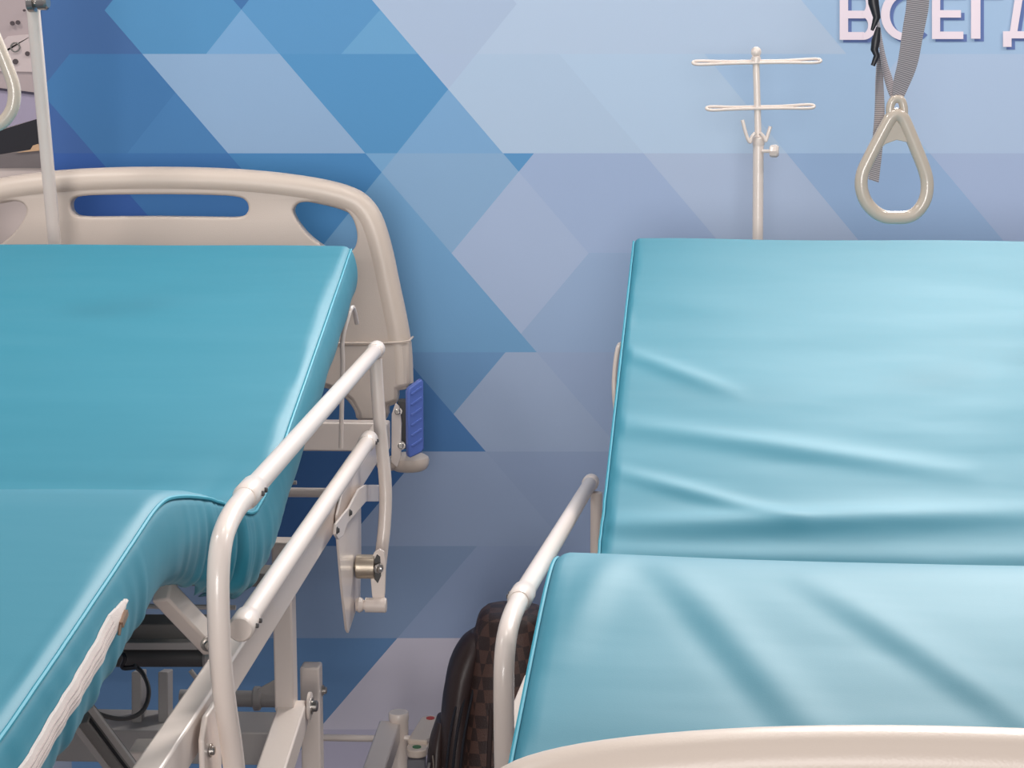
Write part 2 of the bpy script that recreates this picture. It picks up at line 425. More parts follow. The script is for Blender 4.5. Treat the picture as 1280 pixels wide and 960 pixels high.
def sideL(s, w_, sg):
    bulge = .010*math.sin(math.pi*min(1, max(0, -w_/.1)))
    a = g(s-1.12, .20); lo = max(0, -w_/.1)
    pk = a*(.016*nz(s*26, w_*4, 7)+.010*nz(s*52, w_*6, 8))
    cr = -.03*g(s-1.10, .02)*lo
    return (bulge+pk*(.3+.7*lo)+cr+(.004*nz(s*10, w_*10, 9)+(.006*nz(s*34, w_*5, 10) if s > 1.6 else 0))*lo, a*lo*(-.018+.014*nz(s*20, 3, 5)))
profL = [(.40, 1.316), (.43, 1.308), (.70, 1.226), (1.0, 1.137), (1.26, 1.060), (1.34, 1.050), (1.43, 1.078), (1.60, 1.132), (1.76, 1.170), (1.84, 1.182), (1.94, 1.168), (2.10, 1.146), (2.36, 1.113), (2.48, 1.10)]
mtL, ptL, NL, LL = mattress('mattress', LB, profL, .88, .10, 'turquoise mattress on the left bed with white zip along its side', dispL, sideL)
def dispR(s, u):
    v = .003*nz(s*5, u*3, 11)+.0010*nz(s*16, u*5, 12)
    v += fold(s, u, (.60, -.42), (.70, .1), .025, .006)+fold(s, u, (.86, -.44), (.80, .2), .030, .010)+fold(s, u, (.95, -.40), (.93, .25), .022, -.009)
    v += fold(s, u, (.72, -.43), (.83, -.15), .018, .005)+fold(s, u, (.38, -.44), (.50, -.25), .02, .004)
    v += fold(s, u, (1.66, -.31), (2.02, -.14), .026, .0042)-fold(s, u, (1.68, -.335), (2.0, -.185), .018, .002)
    v += fold(s, u, (1.68, -.16), (2.05, .10), .028, .0055)-fold(s, u, (1.70, -.185), (2.02, .055), .018, .002)
    v += fold(s, u, (1.62, -.37), (1.86, -.41), .022, .005)+fold(s, u, (1.60, .12), (1.92, .34), .028, .005)
    v += .005*g(s-1.0, .12)*nz(s*20, u*2.5, 13)
    return v
def sideR(s, w_, sg):
    lo = max(0, -w_/.1); a = g(s-1.10, .2)
    return (.006*math.sin(math.pi*min(1, lo))+a*.008*nz(s*30, w_*5, 17), 0)
profR = [(.36, 1.318), (.40, 1.300), (.70, 1.158), (1.0, 1.016), (1.216, .916), (1.34, .893), (1.44, .905), (1.62, .99), (1.74, 1.063), (1.84, 1.096), (1.94, 1.086), (2.08, 1.050), (2.25, 1.003), (2.32, .985)]
mtR, ptR, NR, LR_ = mattress('mattress', RB, profR, .88, .10, 'turquoise mattress on the right bed behind the beige footboard', dispR, sideR)

# white zip along the side of the left mattress
zp = [(1.68, -.034), (1.72, -.037), (1.77, -.040), (1.84, -.042), (1.91, -.044), (2.00, -.046), (2.10, -.048)]
zp = [(s, w_) for s, w_ in zp]
pp = smooth_path([Vector((s, w_, 0)) for s, w_ in zp], 3)
def side_pt(s, w_, out):
    i = min(NL, max(0, round(s/LL*NL))); du, off = sideL(s, w_, 1); return ptL(i, .44+du+out, w_, off)
zt = MB(); vs_ = []
for p in pp:
    hw = .0105 if p.x > 1.73 else .0105*max(.15, (p.x-1.675)/.055)
    for k, o_ in ((-1, .0005), (-1, .0035), (-.15, .0045), (.15, .0045), (1, .0035), (1, .0005)): vs_.append(side_pt(p.x, p.y+hw*k, o_))
n = len(pp); fs = [(i*6+k, (i+1)*6+k, (i+1)*6+(k+1) % 6, i*6+(k+1) % 6) for i in range(n-1) for k in range(6)]+[(5, 4, 3, 2, 1, 0), tuple((n-1)*6+k for k in range(6))]
zt.add(vs_, fs); zo = zt.build('zip', 'zip', mtL); zo['label'] = 'white zip tape'
for k_ in (-.0045, .0, .0045): MB().tube([side_pt(p.x, p.y+k_, .0043 if k_ else .0048) for p in pp if p.x > 1.735], .0008, 6).build('zip_stitching', 'greyline', zo)
sl = MB(); a = side_pt(1.700, -.040, .005); c_ = side_pt(1.716, -.043, .005); sl.bar(a, c_, .006, .005, LB.r); sl.tube([c_, side_pt(1.726, -.050, .005)], .0016, 8)
sl.build('zip_slider', 'brass', zo)

# ------------------------------------------------------------------ hospital beds
def on(fr, x, y, u):
    """point seen at (x, y) on the lengthwise vertical plane u of a bed"""
    e = Vector((0, -4, EYE)); d = at(x, y, 1)-e; k = (fr.h-e).dot(fr.r)+u
    return e+d*(k/d.dot(fr.r))
def mirror(pts): return [(-u, z) for u, z in pts[::-1]]
HALF = [(0, 1.434), (.12, 1.432), (.227, 1.425), (.324, 1.412), (.388, 1.396), (.42, 1.377), (.444, 1.343), (.463, 1.278), (.475, 1.214), (.487, 1.157), (.495, 1.113), (.501, 1.067), (.502, 1.005)]
LOW = [(.500, .998), (.478, .996), (.478, .969), (.470, .965), (.452, .963), (.452, .930), (.398, .930), (.396, .948), (.382, .971), (.358, .992), (.317, 1.004), (.25, 1.01)]
SLOT = [(-.188, 1.360), (-.185, 1.376), (-.168, 1.388), (-.09, 1.3905), (0, 1.3915), (.09, 1.391), (.165, 1.388), (.183, 1.376), (.188, 1.360), (.184, 1.345), (.168, 1.333), (.09, 1.334), (0, 1.335), (-.09, 1.334), (-.168, 1.333), (-.184, 1.345)]
TRI = [(.263, 1.350), (.268, 1.366), (.280, 1.375), (.300, 1.378), (.345, 1.374), (.375, 1.364), (.394, 1.347), (.404, 1.320), (.406, 1.295), (.398, 1.272), (.375, 1.258), (.350, 1.262), (.322, 1.280), (.296, 1.300), (.275, 1.326)]
def curve_plate(name, fr, v, outlines, ext, bev, m, parent):
    cu = bpy.data.curves.new(name, 'CURVE'); cu.dimensions = '2D'; cu.fill_mode = 'BOTH'; cu.extrude = ext; cu.bevel_depth = bev; cu.bevel_resolution = 3
    for ol in outlines:
        P = smooth_path([Vector((u, z, 0)) for u, z in ol], 2, True)
        sp = cu.splines.new('POLY'); sp.points.add(len(P)-1); sp.use_cyclic_u = True
        for i, p in enumerate(P): sp.points[i].co = (p.x, p.y, 0, 1)
    tmp = bpy.data.objects.new('tmp', cu); C.objects.link(tmp)
    dg = bpy.context.evaluated_depsgraph_get(); me = bpy.data.meshes.new_from_object(tmp.evaluated_get(dg))
    bpy.data.objects.remove(tmp); mb = MB()
    mb.add([fr(p.co.x, v+p.co.z, p.co.y) for p in me.vertices], [tuple(p.vertices) for p in me.polygons])
    return mb.build(name, m, parent)
class Stretch:
    def __init__(s, fr, k): s.f, s.k, s.d, s.r, s.h = fr, k, fr.d, fr.r, fr.h
    def __call__(s, u, v, z): return s.f(u*s.k, v, z)
def end_board(name, fr, v, parent, dz=0, holes=True, wide=1.0):
    fr0 = fr; fr = Stretch(fr0, wide)
    sh = lambda pts: [(u, z+dz) for u, z in pts]
    half = HALF+LOW
    inset = [(u*(1-.0), z) for u, z in half]
    hp = smooth_path([Vector((u, z, 0)) for u, z in HALF], 1); ins = []
    for i, p in enumerate(hp):
        a, b_ = hp[max(0, i-1)], hp[min(len(hp)-1, i+1)]; t = (b_-a).normalized(); q = p+Vector((t.y, -t.x, 0))*.014; ins.append((max(0, q.x), q.y))
    half = ins+[(u-.006 if u > .46 else u, z) for u, z in LOW]
    outer = half+mirror(half)[:-1]
    hs = [sh(SLOT), sh(TRI), sh(mirror(TRI))] if holes else []
    bo = curve_plate(name, fr, v, [sh(outer)]+hs, .012, .006, 'plastic2', parent)
    r = MB(); path = [(u-.022*min(1, abs(u)/.45)*1.0, z-.021) for u, z in HALF if u > 0]
    # centre line of the rounded rim runs 2 cm inside the outline
    H = smooth_path([Vector((u, z, 0)) for u, z in mirror(HALF)[:-1]+HALF], 2)
    cl = []
    for i, p in enumerate(H):
        a, b_ = H[max(0, i-1)], H[min(len(H)-1, i+1)]; t = (b_-a).normalized(); q = p+Vector((t.y, -t.x, 0))*.019; cl.append(fr(q.x, v, q.y+dz))
    r.tube(cl, .0255, 20, ell=(1.0, 1.0), up=tuple(fr.d)); r.build('board_rim', 'plastic', bo)
    if holes:
        for hl in hs:
            q = MB(); P = smooth_path([Vector((u, z, 0)) for u, z in hl], 2, True); c = []
            for i, p in enumerate(P):
                a, b_ = P[i-1], P[(i+1) % len(P)]; t = (b_-a).normalized(); n_ = Vector((t.y, -t.x, 0))
                cc = sum(P, Vector())/len(P)
                if n_.dot(p-cc) < 0: n_ = -n_
                p2 = p+n_*.008; c.append(fr(p2.x, v, p2.y))
            q.tube(c, .0095, 10, True, ell=(1.75, 1), up=tuple(fr.d)); q.build('handle_rim', 'plastic', bo)
        for sg in (1, -1):
            # thicker lower leg below the seam, and the fine raised line on the seam
            q = MB(); o2 = [(.43, 1.088), (.5035, 1.092), (.5045, 1.002), (.478, .994), (.478, .970), (.455, .962), (.455, .928), (.400, .928), (.398, .944), (.384, .971), (.358, .992), (.317, 1.004), (.25, 1.01), (.25, 1.086)]
            q.prism([fr(sg*u, v+.024, z) for u, z in o2], fr.d*-.048); q.build('board_leg', 'plastic2', bo, bevel=.007)
            q = MB(); q.tube([fr(sg*u, v+.0255, z) for u, z in ((.26, 1.087), (.45, 1.089), (.490, 1.091), (.503, 1.094))]+[fr(sg*.5055, v+.012, 1.096), fr(sg*.5055, v-.02, 1.096)], .0022, 8); q.build('seam_line', 'plastic', bo)
    return bo
def rod(name, pts, r, parent, m='paint', n=12, sm=0):
    return MB().tube(smooth_path(pts, sm) if sm else pts, r, n).build(name, m, parent)
def bolt(p, ax, r, parent, m='steel', washer=True):
    mb = MB(); ax = Vector(ax).normalized(); prof = [(0, r*1.5), (.0015, r*1.5)] if washer else [(0, r)]
    mb.lathe(p, ax, prof+[(.0016, r), (r*.9, r), (r*1.1, r*.75)], 14); return mb.build('bolt', m, parent)

def caster(fr, u, v, ztop, parent):
    p = fr(u, v, 0); mb = MB(); mb.lathe((p.x, p.y, .17), (0, 0, 1), [(0, .022), (.02, .024), (.03, .0185), (ztop-.186, .0190), (ztop-.184, .0200), (ztop-.172, .0200), (ztop-.170, .0185)], 20)
    post = mb.build('caster_post', 'paint', parent)
    mb = MB()
    for s in (-1, 1): mb.box(p+fr.r*.022*s+fr.d*.01+Vector((0, 0, .115)), fr.r*.003, fr.d*.028, (0, 0, .06))
    mb.box(p+Vector((0, 0, .172)), fr.r*.025, fr.d*.030, (0, 0, .006)); mb.build('caster_fork', 'grey', post, bevel=.002)
    mb = MB(); mb.lathe(p+fr.r*-.016+fr.d*.015+Vector((0, 0, .0625)), fr.r, [(0, .05), (.004, .060), (.010, .0625), (.022, .0625), (.028, .060), (.032, .05)], 28); mb.build('caster_wheel', 'rubber', post)
def chassis(fr, root, zf, zb, vend, v0=.12, skip_head=False):
    """main frame at height zf (top), base frame at zb"""
    for sg in (1, -1):
        MB().bar(fr(.457*sg, v0, zf-.0225), fr(.457*sg, vend, zf-.0225), .030, .045).build('side_beam', 'paint', root, bevel=.003)
        MB().bar(fr(.480*sg, .22, zb), fr(.480*sg, vend-.1, zb), .042, .040).build('base_beam', 'paint', root, bevel=.003)
    MB().bar(fr(-.472, v0+.0, zf-.028), fr(.472, v0, zf-.028), .035, .058).build('end_beam', 'paint', root, bevel=.003)
    MB().bar(fr(-.472, vend, zf-.028), fr(.472, vend, zf-.028), .035, .058).build('end_beam', 'paint', root, bevel=.003)
    rod('base_tie_rod', [fr(-.48, .20, zb-.025), fr(.48, .20, zb-.025)], .007, root)
    rod('base_tie_rod', [fr(-.48, vend-.1, zb-.025), fr(.48, vend-.1, zb-.025)], .007, root)
    for sg in (1, -1):
        for v in (.22, vend-.1): caster(fr, .497*sg, v, zb+.038, root)

# ---- left bed
bedL = thing('hospital_bed', 'left hospital bed with beige slotted headboard and cream steel frame', 'hospital bed', tuple(LB(0, 1.2, 0)), LB.yaw)
ZF = .945
end_board('headboard', LB, 0, bedL)
end_board('footboard', LB, 2.62, bedL, dz=-.42, holes=False)
chassis(LB, bedL, ZF, .345, 2.56)
# bumper disc, bracket and blue release grip at the head corner
p = at(511, 573, 3.70)
mb = MB(); mb.lathe(p, (0, 0, 1), [(-.024, .030), (-.020, .037), (-.012, .041), (-.003, .042), (.003, .040), (.008, .032), (.010, .012)], 28); mb.build('corner_bumper', 'plastic', bedL)
rod('bumper_arm', [LB(.44, .12, .90), LB(.455, .08, .85), p+Vector((-.05, -.03, -.008)), p+Vector((0, 0, -.006))], .014, bedL, 'plastic', 12, 2)
mb = MB(); mb.prism([LB(.468, .052, z)+LB.r*u for u, z in ((0, .85), (.012, .84), (.020, .86), (.022, .93), (.018, .965), (.010, .972), (.002, .95))], LB.d*.006); mb.build('grip_bracket', 'paint', bedL, bevel=.0015)
mb = MB(); mb.box(LB(.490, .03, .925), LB.r*.010, LB.d*.012, (0, 0, .05)); mb.build('grip_latch', 'dark', bedL, bevel=.002)
bolt(LB(.482, .055, .955), LB.d, .006, bedL); bolt(LB(.488, .055, .885), LB.d, .006, bedL)
gp = MB(); cz = .944
prof = [(-.074, .0), (-.070, .007), (.064, .009), (.072, .004)]
gp.prism([LB(.506, .075, z) for z in (cz-.074,)]+[LB(.506+.004, .075, cz-.078), LB(.506+.013, .062, cz-.070), LB(.519, .058, cz+.066), LB(.513, .06, cz+.076), LB(.503, .075, cz+.062)] and
         [LB(.503, .085, cz-.074), LB(.508, .095, cz-.078), LB(.508, .095, cz+.058), LB(.503, .085, cz+.060)], LB.r*.001) if 0 else None
# slanted paddle: a rounded slab whose outer face carries raised ribs
o_ = LB(.506, .085, cz); dx = (LB.r*.9-LB.d*.45).normalized(); nn = (LB.r*.45+LB.d*.9).normalized()
gp.prism([o_+dx*x+Vector((0, 0, z)) for x, z in ((0, -.074), (.004, -.079), (.028, -.070), (.034, -.062), (.034, .074), (.030, .080), (.003, .062), (0, .054))], nn*-.016)
grip = gp.build('release_grip', 'blue', bedL, bevel=.003); grip['label'] = 'blue ribbed plastic grip'
for k in range(6):
    z = -.055+.021*k; rb = MB(); rb.bar(o_+dx*.007+Vector((0, 0, z))+nn*.0006, o_+dx*.029+Vector((0, 0, z+.013))+nn*.0006, .005, .0024, nn); rb.build('grip_rib', 'blue', grip, bevel=.001)
# mattress retainer loop
def retainer(fr, pts, root): rod('mattress_retainer', [fr(*p) for p in pts], .0045, root, 'paint', 10, 2)
rod('mattress_retainer', [at(428, 470, 3.24), at(428.5, 450, 3.24), at(427, 427, 3.24), at(433, 402, 3.26), at(439, 384, 3.28), at(442, 384, 3.30), at(446, 404, 3.34)], .0042, bedL, 'paint', 10, 2)
rod('retainer_stay', [at(428, 470, 3.24), at(426, 560, 3.24)], .0042, bedL)

def side_rail(fr, root, sg, top, low, post, farpost, r=.0125, pr=.0105):
    rail = MB(); rail.tube(smooth_path(top, 0), r, 18); ro = rail.build('side_rail', 'paint', root)
    n_ = (top[1]-top[0]).normalized()
    mb = MB(); mb.lathe(top[0]-n_*.012, n_, [(0, .0085), (.004, .0145), (.034, .0150), (.038, .0132)], 18); mb.build('rail_cap', 'paint', ro)
    j = top[-1]; n2 = (post[1]-post[0]).normalized()
    mb = MB(); mb.lathe(j-n2*.045, n2, [(0, .0130), (.004, .0150), (.050, .0150), (.056, .0125)], 18); mb.build('rail_collar', 'paint', ro)
    for k in (.014, .032): bolt(j-n2*(.045-k)+fr.r*sg*.0145, fr.r*sg, .003, ro, 'dark', False)
    MB().tube(smooth_path(post, 3), .0118, 18).build('rail_post', 'paint', ro)
    MB().tube(smooth_path(farpost, 2), pr, 16).build('rail_post', 'paint', ro)
    if low:
        MB().tube(low, r, 18).build('lower_bar', 'paint', ro)
        for a, b_ in ((low[0], low[1]), (low[1], low[0])):
            q = (b_-a).normalized(); mb = MB(); mb.lathe(a-q*.008, q, [(0, .0125), (.003, .0148), (.042, .0150), (.046, .0130)], 18); mb.build('rail_collar', 'paint', ro)
            for k in (.012, .032): bolt(a+q*(k-.004)+fr.r*sg*.0145, fr.r*sg, .0028, ro, 'dark', False)
    return ro
for sg in (1, -1):
    U = .503*sg
    rl = side_rail(LB, bedL, sg, [LB(U, .547, 1.151), LB(U, 1.70, 1.151)], [LB(U, .66, 1.014), LB(U, 1.745, 1.013)],
              [LB(U, 1.66, 1.151), LB(U, 1.70, 1.151), LB(U, 1.79, 1.150), LB(U, 1.855, 1.128), LB(U, 1.862, 1.04), LB(U, 1.845, .97), LB(U, 1.80, .88), LB(U, 1.79, .80)],
              [LB(U+sg*o2, v, z) for o2, v, z in ((-.001, .552, 1.135), (.002, .553, 1.07), (.008, .555, .985), (.0155, .558, .915), (.014, .565, .85), (.008, .58, .79), (.004, .60, .745))], pr=.0112)
    # hinge bracket, pivot and steel damper at the far end
    hz = LB(.485*sg, .70, .80)
    mb = MB(); q = [LB(.474*sg, v, z) for v, z in ((.58, .955), (.80, .955), (.86, .93), (.86, .90), (.82, .80), (.775, .718), (.755, .706), (.61, .725), (.59, .80))]
    mb.prism(q, LB.r*sg*.004); pl = mb.build('hinge_plate', 'paint', rl, bevel=.001)
    sp_ = [on(LB, x, y, .486) for x, y in ((424, 646), (417, 655), (416, 668), (420, 674), (426, 670), (431, 655), (455, 627), (471, 627), (471, 606), (454, 606), (446, 611), (434, 634))]
    if sg < 0: sp_ = [p_-LB.r*.972 for p_ in sp_]
    mb = MB(); mb.prism(sp_, LB.r*sg*.004); mb.build('hinge_strap', 'paint', rl, bevel=.001)
    for x, y in ((421, 663), (437, 641)):
        p_ = on(LB, x, y, .490)
        if sg < 0: p_ = p_-LB.r*.980
        bolt(p_, LB.r*sg, .0038, rl, 'dark')
    # damper lies across: from the plate outwards to the slotted lug on the post
    if sg == 1:
        a = on(LB, 445, 708, .480); d_ = LB.r
        mb = MB(); mb.lathe(a, d_, [(-.014, .004), (0, .004), (.0005, .019), (.002, .0205), (.032, .0205), (.0325, .006), (.046, .006)], 24); mb.build('damper', 'nickel', rl)['label'] = 'round brushed metal damper'
        L0 = a+d_*.036; zl = 4+L0.y-.004
        mb = MB(); mb.prism([at(x, y, zl) for x, y in ((464, 698), (468, 690), (474, 686), (480, 690), (482, 705), (481, 740), (479, 757), (468, 757), (465, 745), (463, 722))], (0.001, .005, 0)); mb.build('slotted_lug', 'paint', rl, bevel=.001)
        mb = MB(); mb.prism([at(x, y, zl-.001) for x, y in ((468, 700), (471, 693), (475, 696), (476, 720), (472, 729), (468, 724))], (0.001, .002, 0)); mb.build('lug_slot', 'dark', rl)
        mb = MB(); mb.lathe(at(472, 709, zl), (.25, -1, 0), [(0, .008), (.004, .009), (.010, .0085), (.0102, .0045), (.022, .0045), (.024, .003)], 8); mb.build('damper_bolt', 'steel', rl)
        a = on(LB, 445, 756, .480); mb = MB(); mb.lathe(a, LB.r, [(0, .010), (.006, .0135), (.012, .0105), (.0122, .0085), (.016, .0085), (.0162, .0125), (.050, .0128), (.052, .011)], 18); mb.build('pivot_sleeve', 'paint', rl)
    # near bracket with bolt holding the post to the beam
    mb = MB(); mb.prism([LB(.478*sg, v, z) for v, z in ((1.775, .925), (1.79, .945), (1.84, .945), (1.86, .925), (1.86, .78), (1.775, .78))], LB.r*sg*.006); mb.build('post_bracket', 'paint', rl, bevel=.002)
    bolt(LB(.485*sg, 1.835, .905), LB.r*sg, .0048, rl)
# under-bed mechanism
b_ = bedL
MB().bar(at(155, 788, 2.55), at(258, 788, 2.55), .05, .034).build('cross_beam', 'channel', b_, bevel=.002)
MB().bar(at(120, 804, 2.52), at(262, 804, 2.52), .03, .010).build('actuator_flange', 'paint_grey', b_)
MB().tube([at(130, 820, 2.52), at(256, 820, 2.52)], .0155, 16).build('actuator', 'dark', b_)
MB().lathe(at(256, 820, 2.52), (1, 0, 0), [(0, .022), (.004, .026), (.010, .022), (.012, .010)], 18).build('actuator_end', 'steel', b_)
MB().bar(at(202, 738, 2.06), at(266, 806, 2.14), .028, .022, LB.r).build('thigh_support_arm', 'paint', b_, bevel=.003)
bolt(at(260, 805, 2.09), (.3, -1, 0), .006, b_)
MB().bar(LB(-.39, .86, .56), LB(.39, .86, .56), .10, .055).build('cross_beam', 'paint_grey', b_, bevel=.003)
for x in (174, 207): MB().bar(at(x, 838, 2.88), at(x, 912, 2.86), .016, .045, (0, 1, 0)).build('upright_bracket', 'paint_grey', b_, bevel=.002)
MB().tube([at(225, 872, 3.0), at(352, 874, 3.0)], .014, 16).build('torsion_tube', 'paint_grey', b_)
MB().lathe(at(316, 873, 3.0), (1, 0, 0), [(0, .016), (.003, .021), (.012, .021), (.015, .016)], 18).build('tube_collar', 'paint_grey', b_)
MB().prism([at(x, y, 2.98) for x, y in ((322, 862), (357, 843), (358, 868), (330, 868))], (0, .006, 0)).build('gusset', 'paint_grey', b_)
# telescopic head-end leg: inner column, outer column and link beam
for sg in (1, -1):
    MB().bar(LB(.405*sg, .94, .91), LB(.405*sg, .94, .64), .030, .040, LB.d).build('lift_column', 'paint', b_, bevel=.003)
    MB().bar(LB(.420*sg, .79, .662), LB(.420*sg, .79, .345), .032, .036, LB.d).build('lift_guide', 'paint', b_, bevel=.003)
    MB().bar(LB(.415*sg, .93, .630), LB(.415*sg, 2.2, .400), .044, .044).build('link_beam', 'paint', b_, bevel=.003)
    mb = MB(); mb.lathe(LB(.438*sg, .93, .640), LB.r*sg, [(0, .022), (.004, .022), (.005, .016)], 18); mb.build('pivot_flange', 'paint', b_)
    bolt(LB(.443*sg, .93, .640), LB.r*sg, .009, b_)
    bolt(LB(.437*sg, .78, .615), LB.r*sg, .006, b_)
for v in (1.9,): MB().bar(LB(-.46, v, .68), LB(.46, v, .68), .06, .03).build('cross_beam', 'paint_grey', b_, bevel=.003)
MB().bar(LB(-.46, 1.1, .44), LB(.46, 1.1, .44), .04, .03).build('cross_beam', 'channel', b_, bevel=.003)
rod('frame_tie_rod', [LB(-.45, .42, .868), LB(.45, .42, .868)], .009, b_)
# back rest support: wire grid under the mattress
wires = [[LB(u, 1.28, .90), LB(u, .74, .97)] for u in (-.3, -.2, -.1, 0, .1, .2, .3)]+[[LB(-.40, v, z), LB(.40, v, z)] for v, z in ((.78, .965), (.96, .94), (1.14, .918), (1.28, .90))]
for wv in wires: rod('deck_wire', wv, .0035, b_, 'paint_grey', 8)
MB().bar(LB(-.42, 1.06, .885), LB(.42, 1.06, .885), .05, .02).build('deck_beam', 'channel', b_)
rod('brace_rod', [at(238, 838, 2.75), at(252, 856, 2.75)], .004, b_, 'paint_grey', 8)
# perforated ratchet bar
pa, pb = at(106, 892, 2.02), at(176, 985, 2.08)
rt = MB().bar(pa, pb, .030, .014, LB.r).build('ratchet_bar', 'channel', b_, bevel=.001)
dd = (pb-pa).normalized(); sd_ = Vector((.62, 0, .785)); 
for o2 in (-.014, .014):
    MB().bar(pa+sd_*o2+Vector((0, -.010, 0)), pb+sd_*o2+Vector((0, -.010, 0)), .004, .008, LB.r).build('ratchet_flange', 'paint_grey', rt)
MB().bar(pa+dd*.01+sd_*.004+Vector((0, -.012, 0)), pb+sd_*.004+Vector((0, -.012, 0)), .005, .004, LB.r).build('ratchet_slot', 'black', rt)
for k in range(6):
    q = pa+dd*(.02+.016*k)-sd_*.005+Vector((0, -.0105, 0)); MB().lathe(q, (0, -1, 0), [(0, .0028), (.002, .0028)], 10).build('ratchet_hole', 'black', rt)
rod('power_cable', [at(x, y, z) for x, y, z in ((168, 832, 2.45), (180, 842, 2.42), (188, 865, 2.4), (180, 890, 2.38), (158, 900, 2.36), (130, 896, 2.34), (108, 884, 2.32))], .0032, b_, 'dark', 8, 3)
rod('power_cable', [at(x, y, z) for x, y, z in ((152, 806, 2.44), (150, 815, 2.43), (158, 822, 2.42), (150, 836, 2.43), (170, 834, 2.42))], .0035, b_, 'black', 8, 2)
MB().bar(at(165, 944, 2.3), at(200, 944, 2.3), .05, .03).build('motor_housing', 'paint', b_, bevel=.004)
# central-lock brake pedals by the head caster
pd = MB(); pz = at(545, 897, 3.50)
def pedal(px, py, Z, ln, wd, m, dotm, dirv, th_=.02):
    c = at(px, py, Z); d_ = Vector(dirv).normalized(); s_ = Vector((d_.y, -d_.x, 0)).normalized(); pts = []
    for k in range(12): a = math.pi*k/11-math.pi/2; pts.append(c+d_*(math.cos(a)*wd)+s_*(math.sin(a)*wd))
    pts += [c-d_*ln-s_*-wd, c-d_*ln-s_*wd][:2]
    o = MB().prism(pts, (0, 0, -th_)).build('brake_pedal', m, bedL, bevel=.003)
    MB().lathe(c+Vector((0, 0, .0002)), (0, 0, 1), [(0, .0085), (.0012, .0085)], 20).build('pedal_dot', dotm, o)['label'] = dotm+' dot'
    return o
pedal(538, 898, 3.56, .125, .020, 'plastic', 'red', (.16, .98, 0), .012)
pedal(521, 934, 3.42, .040, .021, 'plastic', 'green', (-.15, -1, 0), .016)
MB().bar(at(521, 975, 3.44), at(521, 946, 3.44), .036, .030, (0, 1, 0)).build('pedal_housing', 'grey', bedL, bevel=.003)
rod('pedal_axle', [at(505, 922, 3.46), at(528, 926, 3.46)], .006, bedL, 'paint')

# ---- right bed
bedR = thing('hospital_bed', 'right hospital bed, beige footboard across the bottom of the picture', 'hospital bed', tuple(RB(0, 1.2, 0)), RB.yaw)
chassis(RB, bedR, .80, .33, 2.33, v0=.10)
fb = end_board('footboard', RB, 2.40, bedR, dz=-.332, holes=False, wide=1.035)
for sg in (1, -1):
    U = .498*sg
    side_rail(RB, bedR, sg, [RB(U, .575, .898), RB(U, 1.66, .987)], None,
              [RB(U, 1.62, .984), RB(U, 1.66, .987), RB(U, 1.755, .990), RB(U, 1.812, .968), RB(U, 1.815, .90), RB(U, 1.80, .76), RB(U, 1.80, .70)],
              [RB(U-.012*sg, .60, .885), RB(U-.012*sg, .60, .80), RB(U-.012*sg, .60, .66)])
    MB().prism([RB(.474*sg, v, z) for v, z in ((1.76, .81), (1.84, .81), (1.84, .68), (1.76, .68))], RB.r*sg*.006).build('post_bracket', 'paint', bedR, bevel=.001)
    MB().prism([RB(.468*sg, v, z) for v, z in ((.55, .80), (.68, .80), (.66, .62), (.57, .62))], RB.r*sg*.004).build('hinge_plate', 'paint', bedR, bevel=.001)
    MB().bar(RB(.42*sg, .8, .76), RB(.42*sg, .8, .33), .03, .04, RB.d).build('lift_column', 'paint', bedR, bevel=.003)
    MB().bar(RB(.42*sg, 1.7, .76), RB(.42*sg, 1.7, .33), .03, .04, RB.d).build('lift_column', 'paint', bedR, bevel=.003)
    MB().bar(RB(.41*sg, 1.90, .80), RB(.41*sg, 1.84, .965), .020, .030, RB.r).build('thigh_support_arm', 'paint', bedR, bevel=.002)
rod('mattress_retainer', [at(771, 520, 3.26), at(767, 488, 3.26), at(769, 455, 3.27), at(773, 431, 3.28), at(778, 430, 3.30)], .0045, bedR, 'paint', 10, 2)

MB().bar(at(640, 915, 2.04), at(667, 848, 2.16), .010, .022, RB.r).build('leg_section_guard', 'paint', bedR, bevel=.002)
for v in (.5, 1.1, 2.1): MB().bar(RB(-.44, v, .78), RB(.44, v, .78), .03, .03).build('deck_beam', 'paint', bedR)
for fr, root, hd in ((LB, bedL, ((.55, 1.155), (1.2, .955))), (RB, bedR, ((.5, 1.13), (1.15, .83)))):
    for sg in (1, -1): MB().bar(fr(.34*sg, hd[0][0], hd[0][1]), fr(.34*sg, hd[1][0], hd[1][1]), .03, .025).build('backrest_support', 'paint_grey', root)
    MB().bar(fr(.0, hd[0][0]+.2, hd[0][1]-.07), fr(.0, hd[0][0]+.45, (.93 if fr is LB else .79)), .03, .03).build('backrest_strut', 'paint_grey', root)

